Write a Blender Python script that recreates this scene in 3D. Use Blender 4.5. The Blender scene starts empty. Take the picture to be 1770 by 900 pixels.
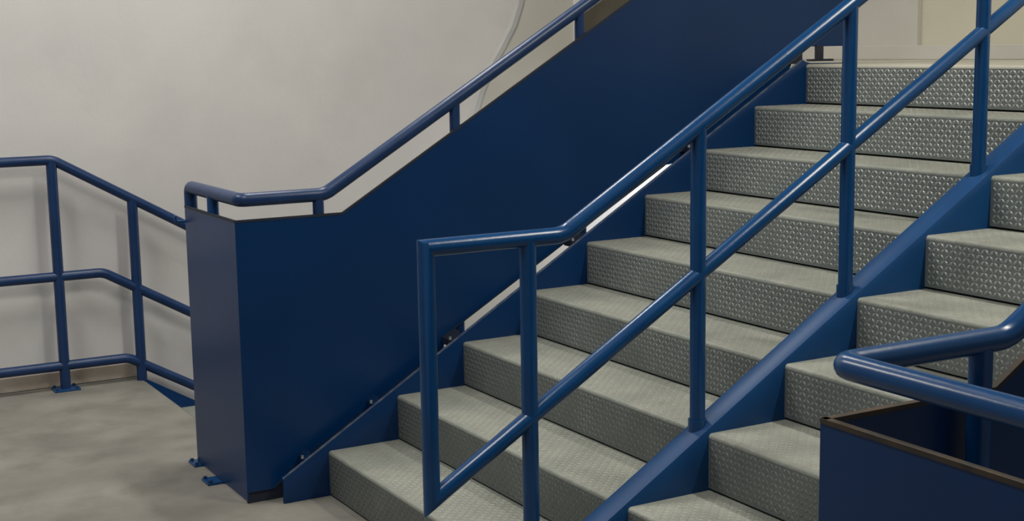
import bpy, bmesh, math
from mathutils import Vector, Matrix

SC = bpy.context.scene
COL = SC.collection

# ------------------------------------------------------------------ camera
yaw, pitch, roll = (math.radians(a) for a in (60.3975, -8.696, -0.9399))
F = Vector((-math.sin(yaw)*math.cos(pitch), math.cos(yaw)*math.cos(pitch), math.sin(pitch)))
R0 = F.cross(Vector((0, 0, 1))).normalized()
U0 = R0.cross(F)
RR = R0*math.cos(roll) + U0*math.sin(roll)
UU = -R0*math.sin(roll) + U0*math.cos(roll)
cam = bpy.data.cameras.new('camera')
cam.sensor_fit = 'HORIZONTAL'
cam.sensor_width = 36
cam.lens = 36*2407.44/1770
cam.clip_start = 0.05
co = bpy.data.objects.new('camera', cam)
COL.objects.link(co)
m = Matrix((RR, UU, -F)).transposed().to_4x4()
m.translation = Vector((4.9169, -1.9596, 1.7189))
co.matrix_world = m
SC.camera = co

# ------------------------------------------------------------------ world, light, exposure
w = bpy.data.worlds.new('world')
SC.world = w
w.use_nodes = True
bg = w.node_tree.nodes['Background']
bg.inputs[0].default_value = (0.80, 0.90, 1.0, 1)
bg.inputs[1].default_value = 0.27
SC.view_settings.view_transform = 'Standard'
SC.view_settings.look = 'None'
SC.view_settings.gamma = 1
SC.view_settings.exposure = -0.08

# one entry per real tube fitting: (x, y, z, length, rot z, watts, colour)
CEIL = 4.35
LAMPS = [(-0.9, -2.3, CEIL, 1.5, 0, 85, (1.0, 0.96, 0.90)),
         (-0.9, 0.6, CEIL, 1.5, 0, 62, (1.0, 0.97, 0.90)),
         (2.2, -1.2, CEIL, 1.5, 0, 75, (1.0, 0.97, 0.92)),
         (3.1, 2.0, CEIL, 1.5, 0, 105, (1.0, 0.95, 0.84)),
         (-1.5, 3.25, 1.50, 1.2, 0, 30, (0.90, 0.94, 1.0))]

# ------------------------------------------------------------------ measurements
RISE, RUN = 0.18, 0.2999
N = 9
S = RISE/RUN
def nl(y, h=0.0): return RISE + S*y + h
XP = -0.071          # face of the left guard panel
XR = 3.108           # face of the right guard panel
XM0, XM1 = 1.514, 1.6143   # centre stringer
XM = 1.5643
YE = -0.311
LAND = N*RISE
YL = (N-1)*RUN
YB = 3.6             # back wall
XW = -2.47           # left wall

# ------------------------------------------------------------------ materials
def nodes(name):
    mt = bpy.data.materials.new(name); mt.use_nodes = True
    nt = mt.node_tree
    return mt, nt, nt.nodes['Principled BSDF']

def mottled(name, c0, c1, scale=3.0, rough=0.8, metal=0.0, bump=0.0, bscale=60, detail=6, spec=0.5, c2=None, s2=25, stretch=None, f2=0.35):
    mt, nt, bs = nodes(name)
    tc = nt.nodes.new('ShaderNodeTexCoord')
    src = tc.outputs['Object']
    if stretch:
        mp = nt.nodes.new('ShaderNodeMapping'); mp.inputs['Scale'].default_value = stretch
        nt.links.new(src, mp.inputs[0]); src = mp.outputs[0]
    n1 = nt.nodes.new('ShaderNodeTexNoise'); n1.inputs['Scale'].default_value = scale; n1.inputs['Detail'].default_value = detail
    nt.links.new(src, n1.inputs['Vector'])
    cr = nt.nodes.new('ShaderNodeValToRGB')
    cr.color_ramp.elements[0].position = 0.32; cr.color_ramp.elements[1].position = 0.68
    cr.color_ramp.elements[0].color = (*c0, 1); cr.color_ramp.elements[1].color = (*c1, 1)
    nt.links.new(n1.outputs['Fac'], cr.inputs[0])
    out = cr.outputs[0]
    if c2:
        n3 = nt.nodes.new('ShaderNodeTexNoise'); n3.inputs['Scale'].default_value = s2; n3.inputs['Detail'].default_value = 5
        nt.links.new(src, n3.inputs['Vector'])
        r3 = nt.nodes.new('ShaderNodeMapRange'); r3.inputs[1].default_value = 0.5; r3.inputs[2].default_value = 0.72
        r3.inputs[3].default_value = 0; r3.inputs[4].default_value = f2
        nt.links.new(n3.outputs['Fac'], r3.inputs[0])
        mx = nt.nodes.new('ShaderNodeMixRGB'); mx.inputs[2].default_value = (*c2, 1)
        nt.links.new(r3.outputs[0], mx.inputs[0]); nt.links.new(out, mx.inputs[1]); out = mx.outputs[0]
    nt.links.new(out, bs.inputs['Base Color'])
    bs.inputs['Roughness'].default_value = rough
    bs.inputs['Metallic'].default_value = metal
    bs.inputs['Specular IOR Level'].default_value = spec
    if bump:
        n2 = nt.nodes.new('ShaderNodeTexNoise'); n2.inputs['Scale'].default_value = bscale; n2.inputs['Detail'].default_value = 3
        nt.links.new(src, n2.inputs['Vector'])
        b = nt.nodes.new('ShaderNodeBump'); b.inputs['Strength'].default_value = bump; b.inputs['Distance'].default_value = 0.01
        nt.links.new(n2.outputs['Fac'], b.inputs['Height']); nt.links.new(b.outputs[0], bs.inputs['Normal'])
    return mt

M = {}
M['blue_panel'] = mottled('blue_panel_paint', (0.0, 0.023, 0.090), (0.0003, 0.028, 0.107), 2.0, 0.34, bump=0.03, bscale=12, spec=0.35)
M['blue_pipe'] = mottled('blue_pipe_paint', (0.0015, 0.040, 0.135), (0.003, 0.052, 0.165), 6.0, 0.27, bump=0.05, bscale=25, spec=0.42)
M['blue_beam'] = mottled('blue_beam_paint', (0.0015, 0.040, 0.135), (0.003, 0.050, 0.160), 5.0, 0.46, spec=0.35)
M['blue_dim'] = mottled('dimmed_blue_pipe_paint', (0.004, 0.024, 0.085), (0.010, 0.036, 0.115), 6.0, 0.36, bump=0.05, bscale=25, spec=0.4)  # same blue as the other pipes; haze and weaker light put into the colour
M['worn_edge'] = mottled('worn_blue_edge', (0.03, 0.06, 0.14), (0.12, 0.15, 0.21), 25.0, 0.5)
M['blue_dark'] = mottled('dull_blue_paint', (0.001, 0.022, 0.08), (0.002, 0.028, 0.095), 5.0, 0.45, spec=0.4)
M['rust'] = mottled('rusty_edge', (0.012, 0.012, 0.010), (0.05, 0.030, 0.014), 14.0, 0.75, c2=(0.09, 0.045, 0.018), s2=30)
M['edge'] = mottled('dark_edge', (0.006, 0.010, 0.022), (0.012, 0.018, 0.035), 14.0, 0.6)
M['tread'] = mottled('worn_tread_steel', (0.215, 0.232, 0.205), (0.30, 0.312, 0.27), 5.0, 0.62, metal=0.12, bump=0.25, bscale=90, c2=(0.16, 0.15, 0.12), s2=16)
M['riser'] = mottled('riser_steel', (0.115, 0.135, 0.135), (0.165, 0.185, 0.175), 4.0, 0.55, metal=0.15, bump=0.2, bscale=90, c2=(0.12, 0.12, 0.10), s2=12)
M['lug'] = mottled('bright_lug_steel', (0.36, 0.38, 0.37), (0.50, 0.51, 0.48), 9.0, 0.38, metal=0.35, c2=(0.18, 0.18, 0.16), s2=20, f2=0.6)
M['lug_tread'] = mottled('worn_lug_steel', (0.27, 0.275, 0.24), (0.37, 0.37, 0.32), 9.0, 0.5, metal=0.2, c2=(0.18, 0.18, 0.15), s2=20, f2=0.6)
M['near_black'] = mottled('near_black', (0.012, 0.012, 0.010), (0.022, 0.020, 0.016), 10.0, 0.9)
M['wall'] = mottled('white_wall_paint', (0.585, 0.565, 0.555), (0.635, 0.62, 0.60), 1.6, 0.75, bump=0.08, bscale=35, c2=(0.53, 0.505, 0.49), s2=2.2, f2=0.5)
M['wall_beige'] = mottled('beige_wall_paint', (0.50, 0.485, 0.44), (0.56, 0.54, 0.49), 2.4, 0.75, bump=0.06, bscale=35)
M['wall_cream'] = mottled('cream_wall_paint', (0.52, 0.495, 0.40), (0.57, 0.54, 0.43), 2.4, 0.75, bump=0.06, bscale=35)
M['streak'] = mottled('grey_streak_paint', (0.42, 0.42, 0.41), (0.48, 0.48, 0.47), 4.0, 0.7)
M['base'] = mottled('tan_baseboard', (0.33, 0.28, 0.23), (0.42, 0.37, 0.31), 6.0, 0.75, c2=(0.22, 0.16, 0.12), s2=9, f2=0.6)
M['door'] = mottled('brown_door_paint', (0.085, 0.075, 0.055), (0.12, 0.105, 0.08), 5.0, 0.6)
M['concrete'] = mottled('concrete_floor', (0.150, 0.145, 0.128), (0.255, 0.245, 0.215), 2.3, 0.78, bump=0.2, bscale=45, detail=12, c2=(0.12, 0.115, 0.10), s2=5, f2=0.55)
M['landing'] = mottled('landing_plate', (0.42, 0.41, 0.34), (0.52, 0.50, 0.42), 4.0, 0.6)
M['ceiling'] = mottled('ceiling_paint', (0.26, 0.26, 0.25), (0.30, 0.30, 0.29), 2.0, 0.85)
M['bolt'] = mottled('bolt_zinc', (0.35, 0.37, 0.42), (0.5, 0.52, 0.56), 20.0, 0.35, metal=0.7)
M['lampbody'] = mottled('white_enamel', (0.7, 0.7, 0.68), (0.75, 0.75, 0.73), 5.0, 0.4)
def dusty(mat, dust, z0, z1, lo):
    # trodden-in dust: the low steps are worn dull, the high ones still show bare steel
    nt = mat.node_tree; bs = nt.nodes['Principled BSDF']
    src = bs.inputs['Base Color'].links[0].from_socket
    g = nt.nodes.new('ShaderNodeNewGeometry'); sp = nt.nodes.new('ShaderNodeSeparateXYZ')
    nt.links.new(g.outputs['Position'], sp.inputs[0])
    nz = nt.nodes.new('ShaderNodeTexNoise'); nz.inputs['Scale'].default_value = 3.5; nz.inputs['Detail'].default_value = 4
    nt.links.new(g.outputs['Position'], nz.inputs['Vector'])
    ad = nt.nodes.new('ShaderNodeMath'); ad.operation = 'MULTIPLY_ADD'; ad.inputs[1].default_value = 1.1
    nt.links.new(nz.outputs['Fac'], ad.inputs[0]); nt.links.new(sp.outputs['Z'], ad.inputs[2])
    mr = nt.nodes.new('ShaderNodeMapRange'); mr.inputs[1].default_value = z0+0.55; mr.inputs[2].default_value = z1+0.55
    mr.inputs[3].default_value = lo; mr.inputs[4].default_value = 0.0
    nt.links.new(ad.outputs[0], mr.inputs[0])
    mx = nt.nodes.new('ShaderNodeMixRGB'); mx.inputs[2].default_value = (*dust, 1)
    nt.links.new(mr.outputs[0], mx.inputs[0]); nt.links.new(src, mx.inputs[1]); nt.links.new(mx.outputs[0], bs.inputs['Base Color'])
dusty(M['lug'], (0.135, 0.145, 0.135), 0.2, 1.3, 0.95)
dusty(M['riser'], (0.105, 0.113, 0.104), 0.1, 1.1, 0.8)
mt, nt, bs = nodes('lamp_diffuser')
bs.inputs['Base Color'].default_value = (0.9, 0.9, 0.88, 1)
bs.inputs['Emission Color'].default_value = (1, 0.95, 0.88, 1)
bs.inputs['Emission Strength'].default_value = 6
M['diffuser'] = mt

# ------------------------------------------------------------------ helpers
def obj(name, bm, mat, parent=None, kind=None, smooth=False):
    bm.normal_update()
    bmesh.ops.recalc_face_normals(bm, faces=bm.faces)
    me = bpy.data.meshes.new(name)
    bm.to_mesh(me); bm.free()
    me.materials.append(M[mat])
    if smooth:
        for p in me.polygons: p.use_smooth = True
        me.set_sharp_from_angle(angle=math.radians(40))
    o = bpy.data.objects.new(name, me)
    COL.objects.link(o)
    if parent: o.parent = parent
    if kind: o['kind'] = kind
    return o

def share(name, me, loc, parent, kind=None):
    o = bpy.data.objects.new(name, me); COL.objects.link(o)
    o.location = loc; o.parent = parent
    if kind: o['kind'] = kind
    return o

def thing(name, label, cat, loc=(0, 0, 0), group=None):
    o = bpy.data.objects.new(name, None); COL.objects.link(o)
    o.empty_display_size = 0.1
    o.location = loc; o['label'] = label; o['category'] = cat
    if group: o['group'] = group
    return o

def struct(name, bm, mat, parent=None, label=None):
    o = obj(name, bm, mat, parent)
    if not parent: o['kind'] = 'structure'
    if label: o['label'] = label
    return o

def box(bm, x0, x1, y0, y1, z0, z1, bev=0.0):
    r = bmesh.ops.create_cube(bm, size=1)
    bmesh.ops.transform(bm, verts=r['verts'], matrix=Matrix.Translation(((x0+x1)/2, (y0+y1)/2, (z0+z1)/2)) @ Matrix.Diagonal((x1-x0, y1-y0, z1-z0, 1)))
    if bev:
        es = list({e for v in r['verts'] for e in v.link_edges})
        bmesh.ops.bevel(bm, geom=es, offset=bev, segments=2, profile=0.5, affect='EDGES')
    return bm

def prism(bm, pts, a, b, axis='x', bev=0.0):
    """polygon pts (u,v) extruded from a to b along axis; x: (y,z), y: (x,z), z: (x,y)"""
    def P(u, v, t):
        return {'x': (t, u, v), 'y': (u, t, v), 'z': (u, v, t)}[axis]
    A = [bm.verts.new(P(u, v, a)) for u, v in pts]
    B = [bm.verts.new(P(u, v, b)) for u, v in pts]
    n = len(pts)
    fs = [bm.faces.new(A), bm.faces.new(B[::-1])]
    for i in range(n):
        fs.append(bm.faces.new((A[i], A[(i+1) % n], B[(i+1) % n], B[i])))
    if bev:
        es = list({e for f in fs for e in f.edges})
        bmesh.ops.bevel(bm, geom=es, offset=bev, segments=2, profile=0.5, affect='EDGES')
    return bm

def rounded(pts, rad, seg=6):
    """round the inner corners of a polyline"""
    P = [Vector(p) for p in pts]
    out = [P[0]]
    for i in range(1, len(P)-1):
        a, b, c = P[i-1], P[i], P[i+1]
        d0 = (a-b); d1 = (c-b)
        l = min(rad, d0.length*0.45, d1.length*0.45)
        p0 = b + d0.normalized()*l; p1 = b + d1.normalized()*l
        for k in range(seg+1):
            t = k/seg
            out.append(p0*(1-t)**2 + b*2*t*(1-t) + p1*t*t)
    out.append(P[-1])
    return out

def tube(bm, pts, r, n=20, cap=True):
    P = [Vector(p) for p in pts]
    T = []
    for i in range(len(P)):
        if i == 0: T.append((P[1]-P[0]).normalized())
        elif i == len(P)-1: T.append((P[-1]-P[-2]).normalized())
        else: T.append(((P[i+1]-P[i]).normalized()+(P[i]-P[i-1]).normalized()).normalized())
    d = (P[1]-P[0]).normalized()
    up = Vector((0, 0, 1)) if abs(d.z) < 0.9 else Vector((1, 0, 0))
    u = d.cross(up).normalized(); v = u.cross(d)
    ring = [P[0] + (u*math.cos(2*math.pi*k/n)+v*math.sin(2*math.pi*k/n))*r for k in range(n)]
    rings = [[bm.verts.new(q) for q in ring]]
    for i in range(1, len(P)):
        d = (P[i]-P[i-1]).normalized()
        new = []
        for q in ring:
            t = (P[i]-q).dot(T[i])/d.dot(T[i])
            new.append(q + d*t)
        ring = new
        rings.append([bm.verts.new(q) for q in ring])
    for a, b in zip(rings, rings[1:]):
        for k in range(n):
            bm.faces.new((a[k], a[(k+1) % n], b[(k+1) % n], b[k]))
    if cap:
        bm.faces.new(rings[0]); bm.faces.new(rings[-1][::-1])
    return bm

def pipe(name, pts, parent, r=0.0245, mat='blue_pipe', n=20):
    return obj(name, tube(bmesh.new(), pts, r, n), mat, parent, smooth=True)

def bolt_bm(loc, axis='z', r=0.009, h=0.008):
    bm = bmesh.new()
    rr = bmesh.ops.create_cone(bm, cap_ends=True, segments=6, radius1=r, radius2=r*0.9, depth=h)
    rot = {'z': Matrix(), 'x': Matrix.Rotation(math.pi/2, 4, 'Y'), 'y': Matrix.Rotation(math.pi/2, 4, 'X')}[axis]
    bmesh.ops.transform(bm, verts=bm.verts, matrix=Matrix.Translation(loc) @ rot)
    return bm

def base_plate(x, y, parent, sx=0.12, sy=0.12, z=0.0):
    p = obj('base_plate', box(bmesh.new(), x-sx/2, x+sx/2, y-sy/2, y+sy/2, z, z+0.010, 0.002), 'blue_pipe', parent)
    for a in (-1, 1):
        for b in (-1, 1):
            obj('bolt', bolt_bm((x+a*sx*0.38, y+b*sy*0.38, z+0.014)), 'blue_dark', p)
    return p

# ------------------------------------------------------------------ room
XN, YN = 7.5, -6.5
bm = bmesh.new()
prism(bm, [(XW+0.02, YN), (XN, YN), (XN, YB), (-0.12, YB), (-0.12, -0.10), (XW+0.02, -0.10)], -0.16, 0.0, 'z')
struct('floor', bm, 'concrete')
struct('floor_lower', box(bmesh.new(), XW, XN, -0.4, YB, -2.0, -1.9), 'concrete')
LSPLIT = 2.16
# left wall: white part, then the beige part past an added curved grey strip
struct('wall_left', box(bmesh.new(), XW-0.15, XW, YN, 2.70, -1.9, CEIL), 'wall')
bm = bmesh.new()      # beige facing on the landing side of the grey strip, 12 mm proud
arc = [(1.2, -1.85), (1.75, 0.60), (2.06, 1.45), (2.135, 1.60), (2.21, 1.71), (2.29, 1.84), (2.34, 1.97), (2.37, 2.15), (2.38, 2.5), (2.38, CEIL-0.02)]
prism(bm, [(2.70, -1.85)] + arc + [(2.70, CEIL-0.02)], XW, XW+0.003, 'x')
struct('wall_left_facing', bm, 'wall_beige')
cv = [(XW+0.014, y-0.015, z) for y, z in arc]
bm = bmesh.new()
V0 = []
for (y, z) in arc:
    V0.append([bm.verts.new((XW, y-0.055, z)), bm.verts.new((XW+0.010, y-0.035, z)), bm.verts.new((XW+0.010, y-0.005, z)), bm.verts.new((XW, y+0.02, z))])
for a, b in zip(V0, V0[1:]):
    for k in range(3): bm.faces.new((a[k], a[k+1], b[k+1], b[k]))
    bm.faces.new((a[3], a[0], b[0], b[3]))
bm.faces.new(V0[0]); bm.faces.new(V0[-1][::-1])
t = struct('added_strip_1', bm, 'streak'); t['label'] = 'added curved grey strip between the white and beige parts of the left wall'
# beyond: short return of the left wall with the landing door
struct('wall_left_end', box(bmesh.new(), XW-0.15, XW, 2.70, YB, -1.9, LAND), 'wall')
struct('wall_left_top', box(bmesh.new(), XW-0.15, XW, 2.70, YB, 3.72, CEIL), 'wall_beige')
struct('trim_2', box(bmesh.new(), XW-0.02, XW+0.02, 2.70, 2.745, LAND, 3.72), 'lampbody')
dr = obj('door_1', box(bmesh.new(), XW-0.10, XW-0.04, 2.745, 3.55, LAND, 3.68), 'door'); dr['kind'] = 'structure'
obj('door_handle', tube(bmesh.new(), [(XW-0.04, 2.86, LAND+1.0), (XW+0.02, 2.86, LAND+1.0), (XW+0.02, 2.98, LAND+1.0)], 0.009, 10), 'bolt', dr, smooth=True)
struct('trim_3', box(bmesh.new(), XW-0.12, XW+0.02, 3.55, YB, LAND, 3.72), 'door')
struct('trim_4', box(bmesh.new(), XW-0.12, XW+0.02, 2.745, 3.55, 3.68, 3.72), 'door')
# back wall: grey-beige left of the corner, cream right of it (slightly recessed)
struct('wall_back', box(bmesh.new(), XW-0.15, -0.495, YB, YB+0.15, -1.9, CEIL), 'wall_beige')
struct('wall_back_right', box(bmesh.new(), -0.495, XN, YB+0.03, YB+0.15, -1.9, CEIL), 'wall_cream')
struct('ceiling', box(bmesh.new(), XW-0.15, XN, YN, YB+0.15, CEIL, CEIL+0.12), 'ceiling')
struct('baseboard_left', box(bmesh.new(), XW, XW+0.012, YN, -0.10, 0.0, 0.078, 0.003), 'base')
struct('baseboard_back', box(bmesh.new(), XW, XN, YB-0.012, YB+0.03, LAND, LAND+0.075, 0.003), 'wall_beige')

# ------------------------------------------------------------------ main staircase
st = thing('staircase', 'wide blue steel staircase with grey diamond plate steps split by a centre stringer', 'staircase')
FL = [(0.0, XM0), (XM1, XR-0.071)]

def lug(bm, c, u, v, n, ang, L=0.0125, W=0.0042, H=0.0018):
    d = u*math.cos(ang)+v*math.sin(ang); e = -u*math.sin(ang)+v*math.cos(ang)
    a = [bm.verts.new(c+d*L), bm.verts.new(c+e*W), bm.verts.new(c-d*L), bm.verts.new(c-e*W)]
    t = bm.verts.new(c+n*H)
    for i in range(4): bm.faces.new((a[i], a[(i+1) % 4], t))

for (xa, xb) in FL:
    W = xb-xa
    # riser
    bm = box(bmesh.new(), 0, W, 0.0, 0.004, 0.008, 0.166)
    me_r = bpy.data.meshes.new('riser'); bm.to_mesh(me_r); bm.free(); me_r.materials.append(M['riser'])
    # tread with a folded nosing
    prof = [(0.0, 0.166)]
    R = 0.012
    for k in range(7):
        a = math.pi - k*math.pi/12
        prof.append((R+R*math.cos(a), RISE-R+R*math.sin(a)))
    prof += [(RUN+0.018, RISE), (RUN+0.018, RISE-0.004), (R, RISE-0.004), (0.004, RISE-R), (0.004, 0.166)]
    bm = prism(bmesh.new(), prof, 0, W, 'x')
    bmesh.ops.recalc_face_normals(bm, faces=bm.faces)
    me_t = bpy.data.meshes.new('tread'); bm.to_mesh(me_t); bm.free(); me_t.materials.append(M['tread'])
    for p in me_t.polygons: p.use_smooth = True
    me_t.set_sharp_from_angle(angle=math.radians(30))
    P = 0.0185
    X_, Y_, Z_ = Vector((1, 0, 0)), Vector((0, 1, 0)), Vector((0, 0, 1))
    bm = bmesh.new()
    for i in range(int((W-0.02)/P)):
        for j in range(8):
            lug(bm, Vector((0.018+i*P, -0.0001, 0.024+j*P)), X_, Z_, -Y_, math.pi/4*(1 if (i+j) % 2 else -1), L=0.0115, W=0.0047, H=0.0022)
    me_rl = bpy.data.meshes.new('riser_lugs'); bm.to_mesh(me_rl); bm.free(); me_rl.materials.append(M['lug'])
    bm = bmesh.new()
    for i in range(int((W-0.02)/P)):
        for j in range(15):
            lug(bm, Vector((0.018+i*P, 0.024+j*P, RISE+0.0001)), X_, Y_, Z_, math.pi/4*(1 if (i+j) % 2 else -1), L=0.0105, W=0.0038, H=0.0014)
    me_tl = bpy.data.meshes.new('tread_lugs'); bm.to_mesh(me_tl); bm.free(); me_tl.materials.append(M['lug_tread'])
    for k in range(N):
        rz = share('riser', me_r, (xa, k*RUN, k*RISE), st)
        share('riser_lugs', me_rl, (0, 0, 0), rz, 'stuff')
        if k < N-1:
            tr = share('tread', me_t, (xa, k*RUN, k*RISE), st)
            share('tread_lugs', me_tl, (0, 0, 0), tr, 'stuff')
    # near-black carriage under the plates, showing in the slot below each riser
    pts = []
    for k in range(N):
        y = k*RUN+0.018; z = (k+1)*RISE-0.006
        pts += [(y, k*RISE-0.006 if k else 0.0), (y, z)]
    pts += [(YL+0.10, LAND-0.006), (YL+0.10, LAND-0.20), (0.45, 0.0)]
    obj('carriage', prism(bmesh.new(), pts, xa+0.001, xb-0.001, 'x'), 'near_black', st)

# stringers
def stringer(name, x0, x1, h, y0, mat='blue_panel', bev=0.004):
    pts = [(y0, 0.0), (y0, nl(y0, h)), (YL-0.02, nl(YL-0.02, h)), (YL+0.02, LAND+0.004), (YL+0.22, LAND+0.004), (YL+0.22, LAND-0.22), (YL, LAND-0.24), (0.40, 0.0)]
    return obj(name, prism(bmesh.new(), pts, x0, x1, 'x', bev), mat, st, smooth=True)
lst = stringer('stringer', -0.012, 0.0, 0.031, -0.19, bev=0.0015)
obj('worn_edge', prism(bmesh.new(), [(-0.19, nl(-0.19, 0.031)), (YL-0.02, nl(YL-0.02, 0.031)), (YL-0.02, nl(YL-0.02, 0.035)), (-0.19, nl(-0.19, 0.035))], -0.012, 0.0008, 'x'), 'worn_edge', lst)
stringer('stringer', XM0, XM1, 0.018, -0.12, mat='blue_beam', bev=0.024)
stringer('stringer', XR-0.071, XR-0.059, 0.034, -0.19, bev=0.0015)

# landing with a folded nose
prof = [(YL, LAND-0.014)]
for k in range(7):
    a = math.pi - k*math.pi/12
    prof.append((YL+0.012+0.012*math.cos(a), LAND-0.012+0.012*math.sin(a)))
prof += [(YB-0.013, LAND), (YB-0.013, LAND-0.07), (YL+0.1, LAND-0.07), (YL+0.1, LAND-0.014)]
obj('landing_plate', prism(bmesh.new(), prof, -0.012+0.012, XN-0.05, 'x'), 'landing', st)
obj('landing_walkway', box(bmesh.new(), XW+0.03, 0.0, 2.72, YB-0.013, LAND-0.07, LAND), 'landing', st)

# ------------------------------------------------------------------ centre railing
cr = thing('center_railing', 'blue pipe railing on the centre stringer between the two flights', 'railing')
H1, H2 = 0.9396, 0.4921
r = 0.0245
Y1, YBM, ZM = -0.3229, 0.05, 1.187
zc = nl(Y1, H2)
YT = 3.3
top = [(XM, Y1, zc), (XM, Y1, ZM), (XM, YBM, nl(YBM, 0.9396+0.0)), (XM, YL-0.02, nl(YL-0.02, H1)), (XM, YT, nl(YL-0.02, H1))]
top[2] = (XM, (ZM-RISE-H1)/S, ZM)
# the top rail, end post and mid rail meet in mitred corners
pipe('top_rail', [(XM, Y1, ZM)] + rounded([(XM, Y1+0.001, ZM)]+top[2:], 0.03)[1:], cr)
ang = math.atan2(S, 1)
bm = bmesh.new()
# end post: mitred at top and bottom
tube(bm, [(XM, Y1+0.20, ZM), (XM, Y1, ZM), (XM, Y1, zc), (XM, Y1+0.25, nl(Y1+0.25, H2))], r-0.0003)
o = obj('end_post', bm, 'blue_pipe', cr, smooth=True)
pipe('mid_rail', [(XM, Y1+0.24, nl(Y1+0.24, H2)), (XM, YL-0.02, nl(YL-0.02, H2)), (XM, YT, nl(YL-0.02, H2))], cr)
for i in range(5):
    y = -0.004 + i*0.5983
    zt = nl(y, H1) if y > YBM else ZM
    pipe('post', [(XM, y, nl(y, 0.005)), (XM, y, zt)], cr, r=0.024)
    obj('weld_collar', tube(bmesh.new(), [(XM, y, nl(y, -0.005)), (XM, y, nl(y, 0.040))], 0.029, 20), 'blue_pipe', cr, smooth=True)
pipe('post', [(XM, 3.1, LAND), (XM, 3.1, nl(YL-0.02, H1))], cr, r=0.024)

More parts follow.
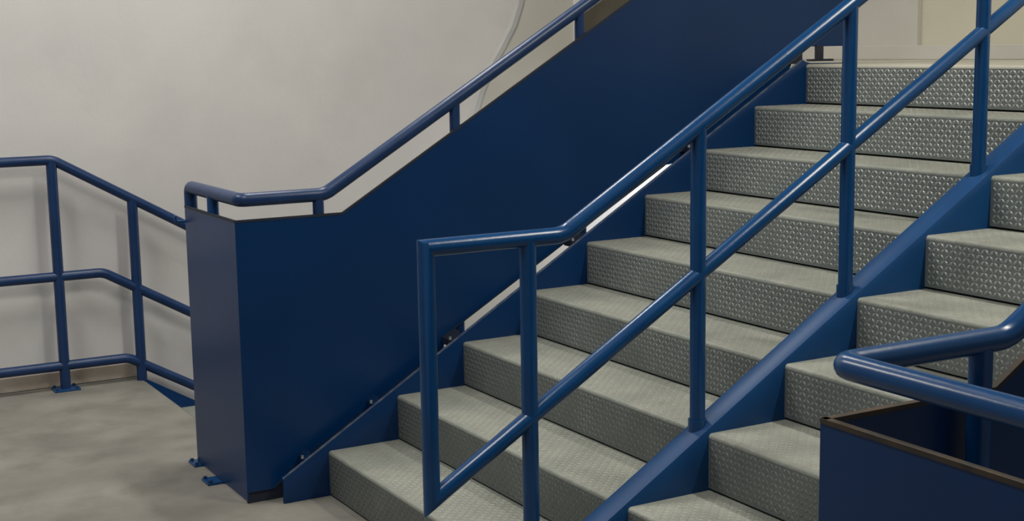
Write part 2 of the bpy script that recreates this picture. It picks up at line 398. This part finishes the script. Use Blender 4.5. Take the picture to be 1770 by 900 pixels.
# ------------------------------------------------------------------ guards
def guard(side):
    if side == 'left':
        g = thing('stair_guard', 'tall solid blue steel guard panel on the far side of the staircase', 'guard', (0, 0, 0))
        xf, sg, xr_, ztop, zr_, ret = XP, -1, -0.095, 1.095, 1.170, 0.634
    else:
        g = thing('stair_guard', 'solid blue steel guard with rusty top edge nearest the camera at lower right', 'guard', (0, 0, 0))
        xf, sg, xr_, ztop, zr_, ret = XR, 1, 3.157, 1.061, 1.169, 1.05
    th = 0.006
    H = 0.842 if side == 'left' else 0.81
    yb = (ztop-RISE-H)/S
    yt = 2.42
    YEnd = 2.74
    zt2 = nl(yt, H)
    pan = [(YE, 0.045), (-0.20, 0.045), (-0.13, nl(-0.13, 0.004)), (0.545, nl(0.545, 0.004)), (0.56, nl(0.56, 0.046)), (1.66, nl(1.66, 0.020)),
           (1.70, nl(1.70, 0.0)), (2.36, nl(2.36, 0.0)), (2.40, LAND+0.080), (YEnd, LAND+0.080), (YEnd, zt2), (yt, zt2), (yb, ztop), (YE, ztop)]
    if side != 'left':
        pan = [(YE, 0.03)] + [(0.0, 0.12), (2.3, nl(2.3, 0.0)), (YEnd, LAND+0.07)] + pan[10:]
    x0, x1 = (xf-th, xf) if sg < 0 else (xf, xf+th)
    pan = [(max(y, YE+th), z) for y, z in pan]
    obj('side_panel', prism(bmesh.new(), pan, x0, x1, 'x'), 'blue_panel', g)
    if side == 'left':
        # dark strip standing in for shade under the panel, and the folded lower edge
        obj('foot_shade', box(bmesh.new(), xf-0.03, xf-0.008, YE+0.008, -0.10, 0.0, 0.10), 'edge', g)
        bm = bmesh.new()
        low = pan[1:8]
        for (y0, z0), (y1, z1) in zip(low, low[1:]):
            if y1-y0 > 0.05:
                prism(bm, [(y0, z0-0.001), (y1, z1-0.001), (y1, z1+0.006), (y0, z0+0.006)], xf-0.010, xf+0.001, 'x')
        obj('bottom_edge', bm, 'edge', g)
    # return panel away from the stairs
    xe = xf + sg*ret
    a, b = sorted((xf, xe))
    obj('return_panel', prism(bmesh.new(), [(a, 0.012), (b, 0.012), (b, ztop), (a, ztop)], YE, YE+th, 'y'), 'blue_panel', g)
    # folded edge strips
    em = 'edge' if side == 'left' else 'rust'
    ew = 0.008 if side == 'left' else 0.014
    top_line = [(YE, ztop), (yb, ztop), (yt, zt2), (YEnd, zt2)]
    bm = bmesh.new()
    e0, e1 = (xf-ew, xf+0.0015) if sg < 0 else (xf-0.0015, xf+ew)
    for (y0, z0), (y1, z1) in zip(top_line, top_line[1:]):
        prism(bm, [(y0, z0-0.006), (y1, z1-0.006), (y1, z1+0.003), (y0, z0+0.003)], e0, e1, 'x')
    obj('top_edge', bm, em, g)
    bm = bmesh.new()
    box(bm, a, b, YE-0.0015, YE+ew, ztop-0.006, ztop+0.003)
    obj('top_edge', bm, em, g)
    # hand rail
    xrb = xr_
    ybr = (zr_-RISE-0.93)/S
    if side == 'left':
        ybr = 0.060
    yr = YE+0.034 if side == 'left' else YE
    Hr = zr_-RISE-S*ybr
    xend = xf + sg*ret
    xe2 = xend - sg*0.01
    line = [(xe2, yr, zr_), (xrb, yr, zr_), (xrb, ybr, zr_), (xrb, yt, nl(yt, Hr)), (xrb, YEnd, nl(yt, Hr))]
    if side == 'left':
        xe2 -= 0.032
        line = [(xe2, yr, 0.0), (xe2, yr, zr_)] + line[1:]
    pts = rounded(line, 0.03)
    pipe('handrail', pts, g, r=0.0265 if side == 'left' else 0.0235, mat='blue_dim' if side == 'left' else 'blue_pipe')
    # posts behind the panel
    ys = [0.033 + i*0.600 for i in range(4)] + [2.735]
    yo = YE+th+0.024
    for y in ys:
        zt = zr_ if y < ybr else (nl(y, Hr) if y < yt else nl(yt, Hr))
        zb = 0.0 if y < 0.2 else (nl(y, -0.10) if y < 2.4 else LAND)
        pipe('post', [(xrb, y, zb), (xrb, y, zt)], g, r=0.022, mat='blue_dim' if side == 'left' else 'blue_pipe')
    if side == 'left':
        xs = [-0.420]
        base_plate(xe2+0.03, yo-0.005, g, 0.09, 0.11)
    else:
        xs = [xend-0.1]
    for x in xs:
        pipe('post', [(x, yo, 0.0), (x, yo, zr_)], g, r=0.023)
        base_plate(x, yo-0.035, g, 0.09, 0.11)
    if side == 'left':
        base_plate(-0.10, 0.02, g, 0.05)
        # little hook clip on the end post
        pipe('hook_clip', rounded([(xe2, YE+0.02, 1.03), (xe2-0.0, YE-0.035, 1.03), (xe2, YE-0.035, 1.055)], 0.015), g, r=0.006, n=10)
        # clips tying the guard to the stringer
        for y, hw in ((-0.085, 0.012), (0.21, 0.012), (0.565, 0.026), (1.155, 0.026), (1.76, 0.02)):
            lo = 0.008 if y < 0.5 else 0.026
            c = obj('clip', prism(bmesh.new(), [(y-hw, nl(y-hw, lo)), (y+hw, nl(y+hw, lo)), (y+hw, nl(y+hw, 0.052)), (y-hw, nl(y-hw, 0.052 if y > 0.4 else 0.040))], XP+0.001, -0.0125, 'x'), 'edge' if y > 0.4 else 'blue_dark', g)
            obj('bolt', bolt_bm((-0.008, y-0.02, nl(y, 0.042)), 'z', 0.006, 0.012), 'bolt', c)
        c = obj('clip', box(bmesh.new(), XP-0.006, XP+0.006, 2.516, 2.560, LAND+0.017, LAND+0.085), 'edge', g)
        obj('foot', box(bmesh.new(), XP-0.02, XP+0.02, 2.480, 2.61, LAND+0.012, LAND+0.022), 'edge', c)
        obj('clip', box(bmesh.new(), XP-0.006, XP+0.008, 2.345, 2.43, LAND+0.002, LAND+0.085), 'edge', g)
    return g
guard('left')
guard('right')

# ------------------------------------------------------------------ well railing with three rails
wr = thing('well_railing', 'three-bar blue pipe railing beside the left wall, sloping down with the lower stairs', 'railing')
XL = -2.37
s2 = -0.575
def down(y, y0, z0): return z0 + s2*(y-y0)
for nm, yk, zk in (('top_rail', -0.49, 1.192), ('mid_rail', -0.27, 0.594), ('bottom_rail', -0.165, 0.127)):
    ye_ = 2.4
    pts = [(XL, -5.9, zk+0.005)] + rounded([(XL, -5.0, zk), (XL, yk, zk), (XL, ye_, down(ye_, yk, zk))], 0.03)[1:]
    pipe(nm, pts, wr, r=0.0255, mat='blue_dim')
for y in (-4.9, -3.8, -2.7, -1.6, -0.497):
    pipe('post', [(XL, y, 0.0), (XL, y, 1.192)], wr, r=0.0265, mat='blue_dim')
    base_plate(XL+0.0, y, wr, 0.11, 0.13)
pipe('post', [(XL, -0.10, -0.05), (XL, -0.10, down(-0.10, -0.49, 1.192))], wr, r=0.0265, mat='blue_dim')
for y in (0.8, 1.7):
    pipe('post', [(XL, y, S*-y-0.1), (XL, y, down(y, -0.49, 1.192))], wr, r=0.0265, mat='blue_dim')

# ------------------------------------------------------------------ lower staircase
ls = thing('lower_staircase', 'blue stringer and steps of the flight going down behind the left guard', 'staircase')
def lz(y, h): return -0.045 - S*(y) + h
for x0, x1 in ((XL-0.010, XL+0.012), (-0.20, -0.188)):
    pts = [(-0.098, lz(-0.098, 0.0)), (2.9, lz(2.9, 0.0)), (2.9, -1.9), (2.6, -1.9), (0.16, -0.255), (0.115, -0.262), (-0.02, -0.158), (-0.098, -0.155)]
    obj('stringer', prism(bmesh.new(), pts, x0, x1, 'x', 0.004), 'blue_panel', ls, smooth=True)
bm = box(bmesh.new(), 0, -0.2-(XL+0.012), 0, 0.004, 0, 0.17)
me_r = bpy.data.meshes.new('riser'); bm.to_mesh(me_r); bm.free(); me_r.materials.append(M['riser'])
bm = box(bmesh.new(), 0, -0.2-(XL+0.012), 0, 0.31, 0.0, 0.008)
me_t = bpy.data.meshes.new('tread'); bm.to_mesh(me_t); bm.free(); me_t.materials.append(M['tread'])
for k in range(1, 10):
    share('tread', me_t, (XL+0.012, -0.09+(k-1)*RUN, -0.008-k*RISE), ls)
    share('riser', me_r, (XL+0.012, -0.09+(k-1)*RUN, -k*RISE), ls)

# ------------------------------------------------------------------ lamps
WHERE = ['ceiling tube light over the floor beside the left wall', 'ceiling tube light over the top of the left guard',
         'ceiling tube light over the foot of the stairs', 'ceiling tube light over the landing', 'tube light under the landing walkway above the lower stairs']
for (x, y, z, L, rz, P, c), lab in zip(LAMPS, WHERE):
    t = thing('tube_light', lab, 'lamp', (x, y, z))
    if z < 2: t.location.z = LAND-0.07
    obj('housing', box(bmesh.new(), -L/2, L/2, -0.09, 0.09, -0.05, 0.0, 0.005), 'lampbody', t)
    obj('diffuser', box(bmesh.new(), -L/2+0.02, L/2-0.02, -0.075, 0.075, -0.08, -0.05, 0.01), 'diffuser', t)
    ld = bpy.data.lights.new('tube_lamp', 'AREA'); ld.shape = 'RECTANGLE'; ld.size = L; ld.size_y = 0.16
    ld.energy = P; ld.color = c
    lo = bpy.data.objects.new('tube_lamp', ld); COL.objects.link(lo); lo.parent = t; lo.location = (0, 0, -0.085)
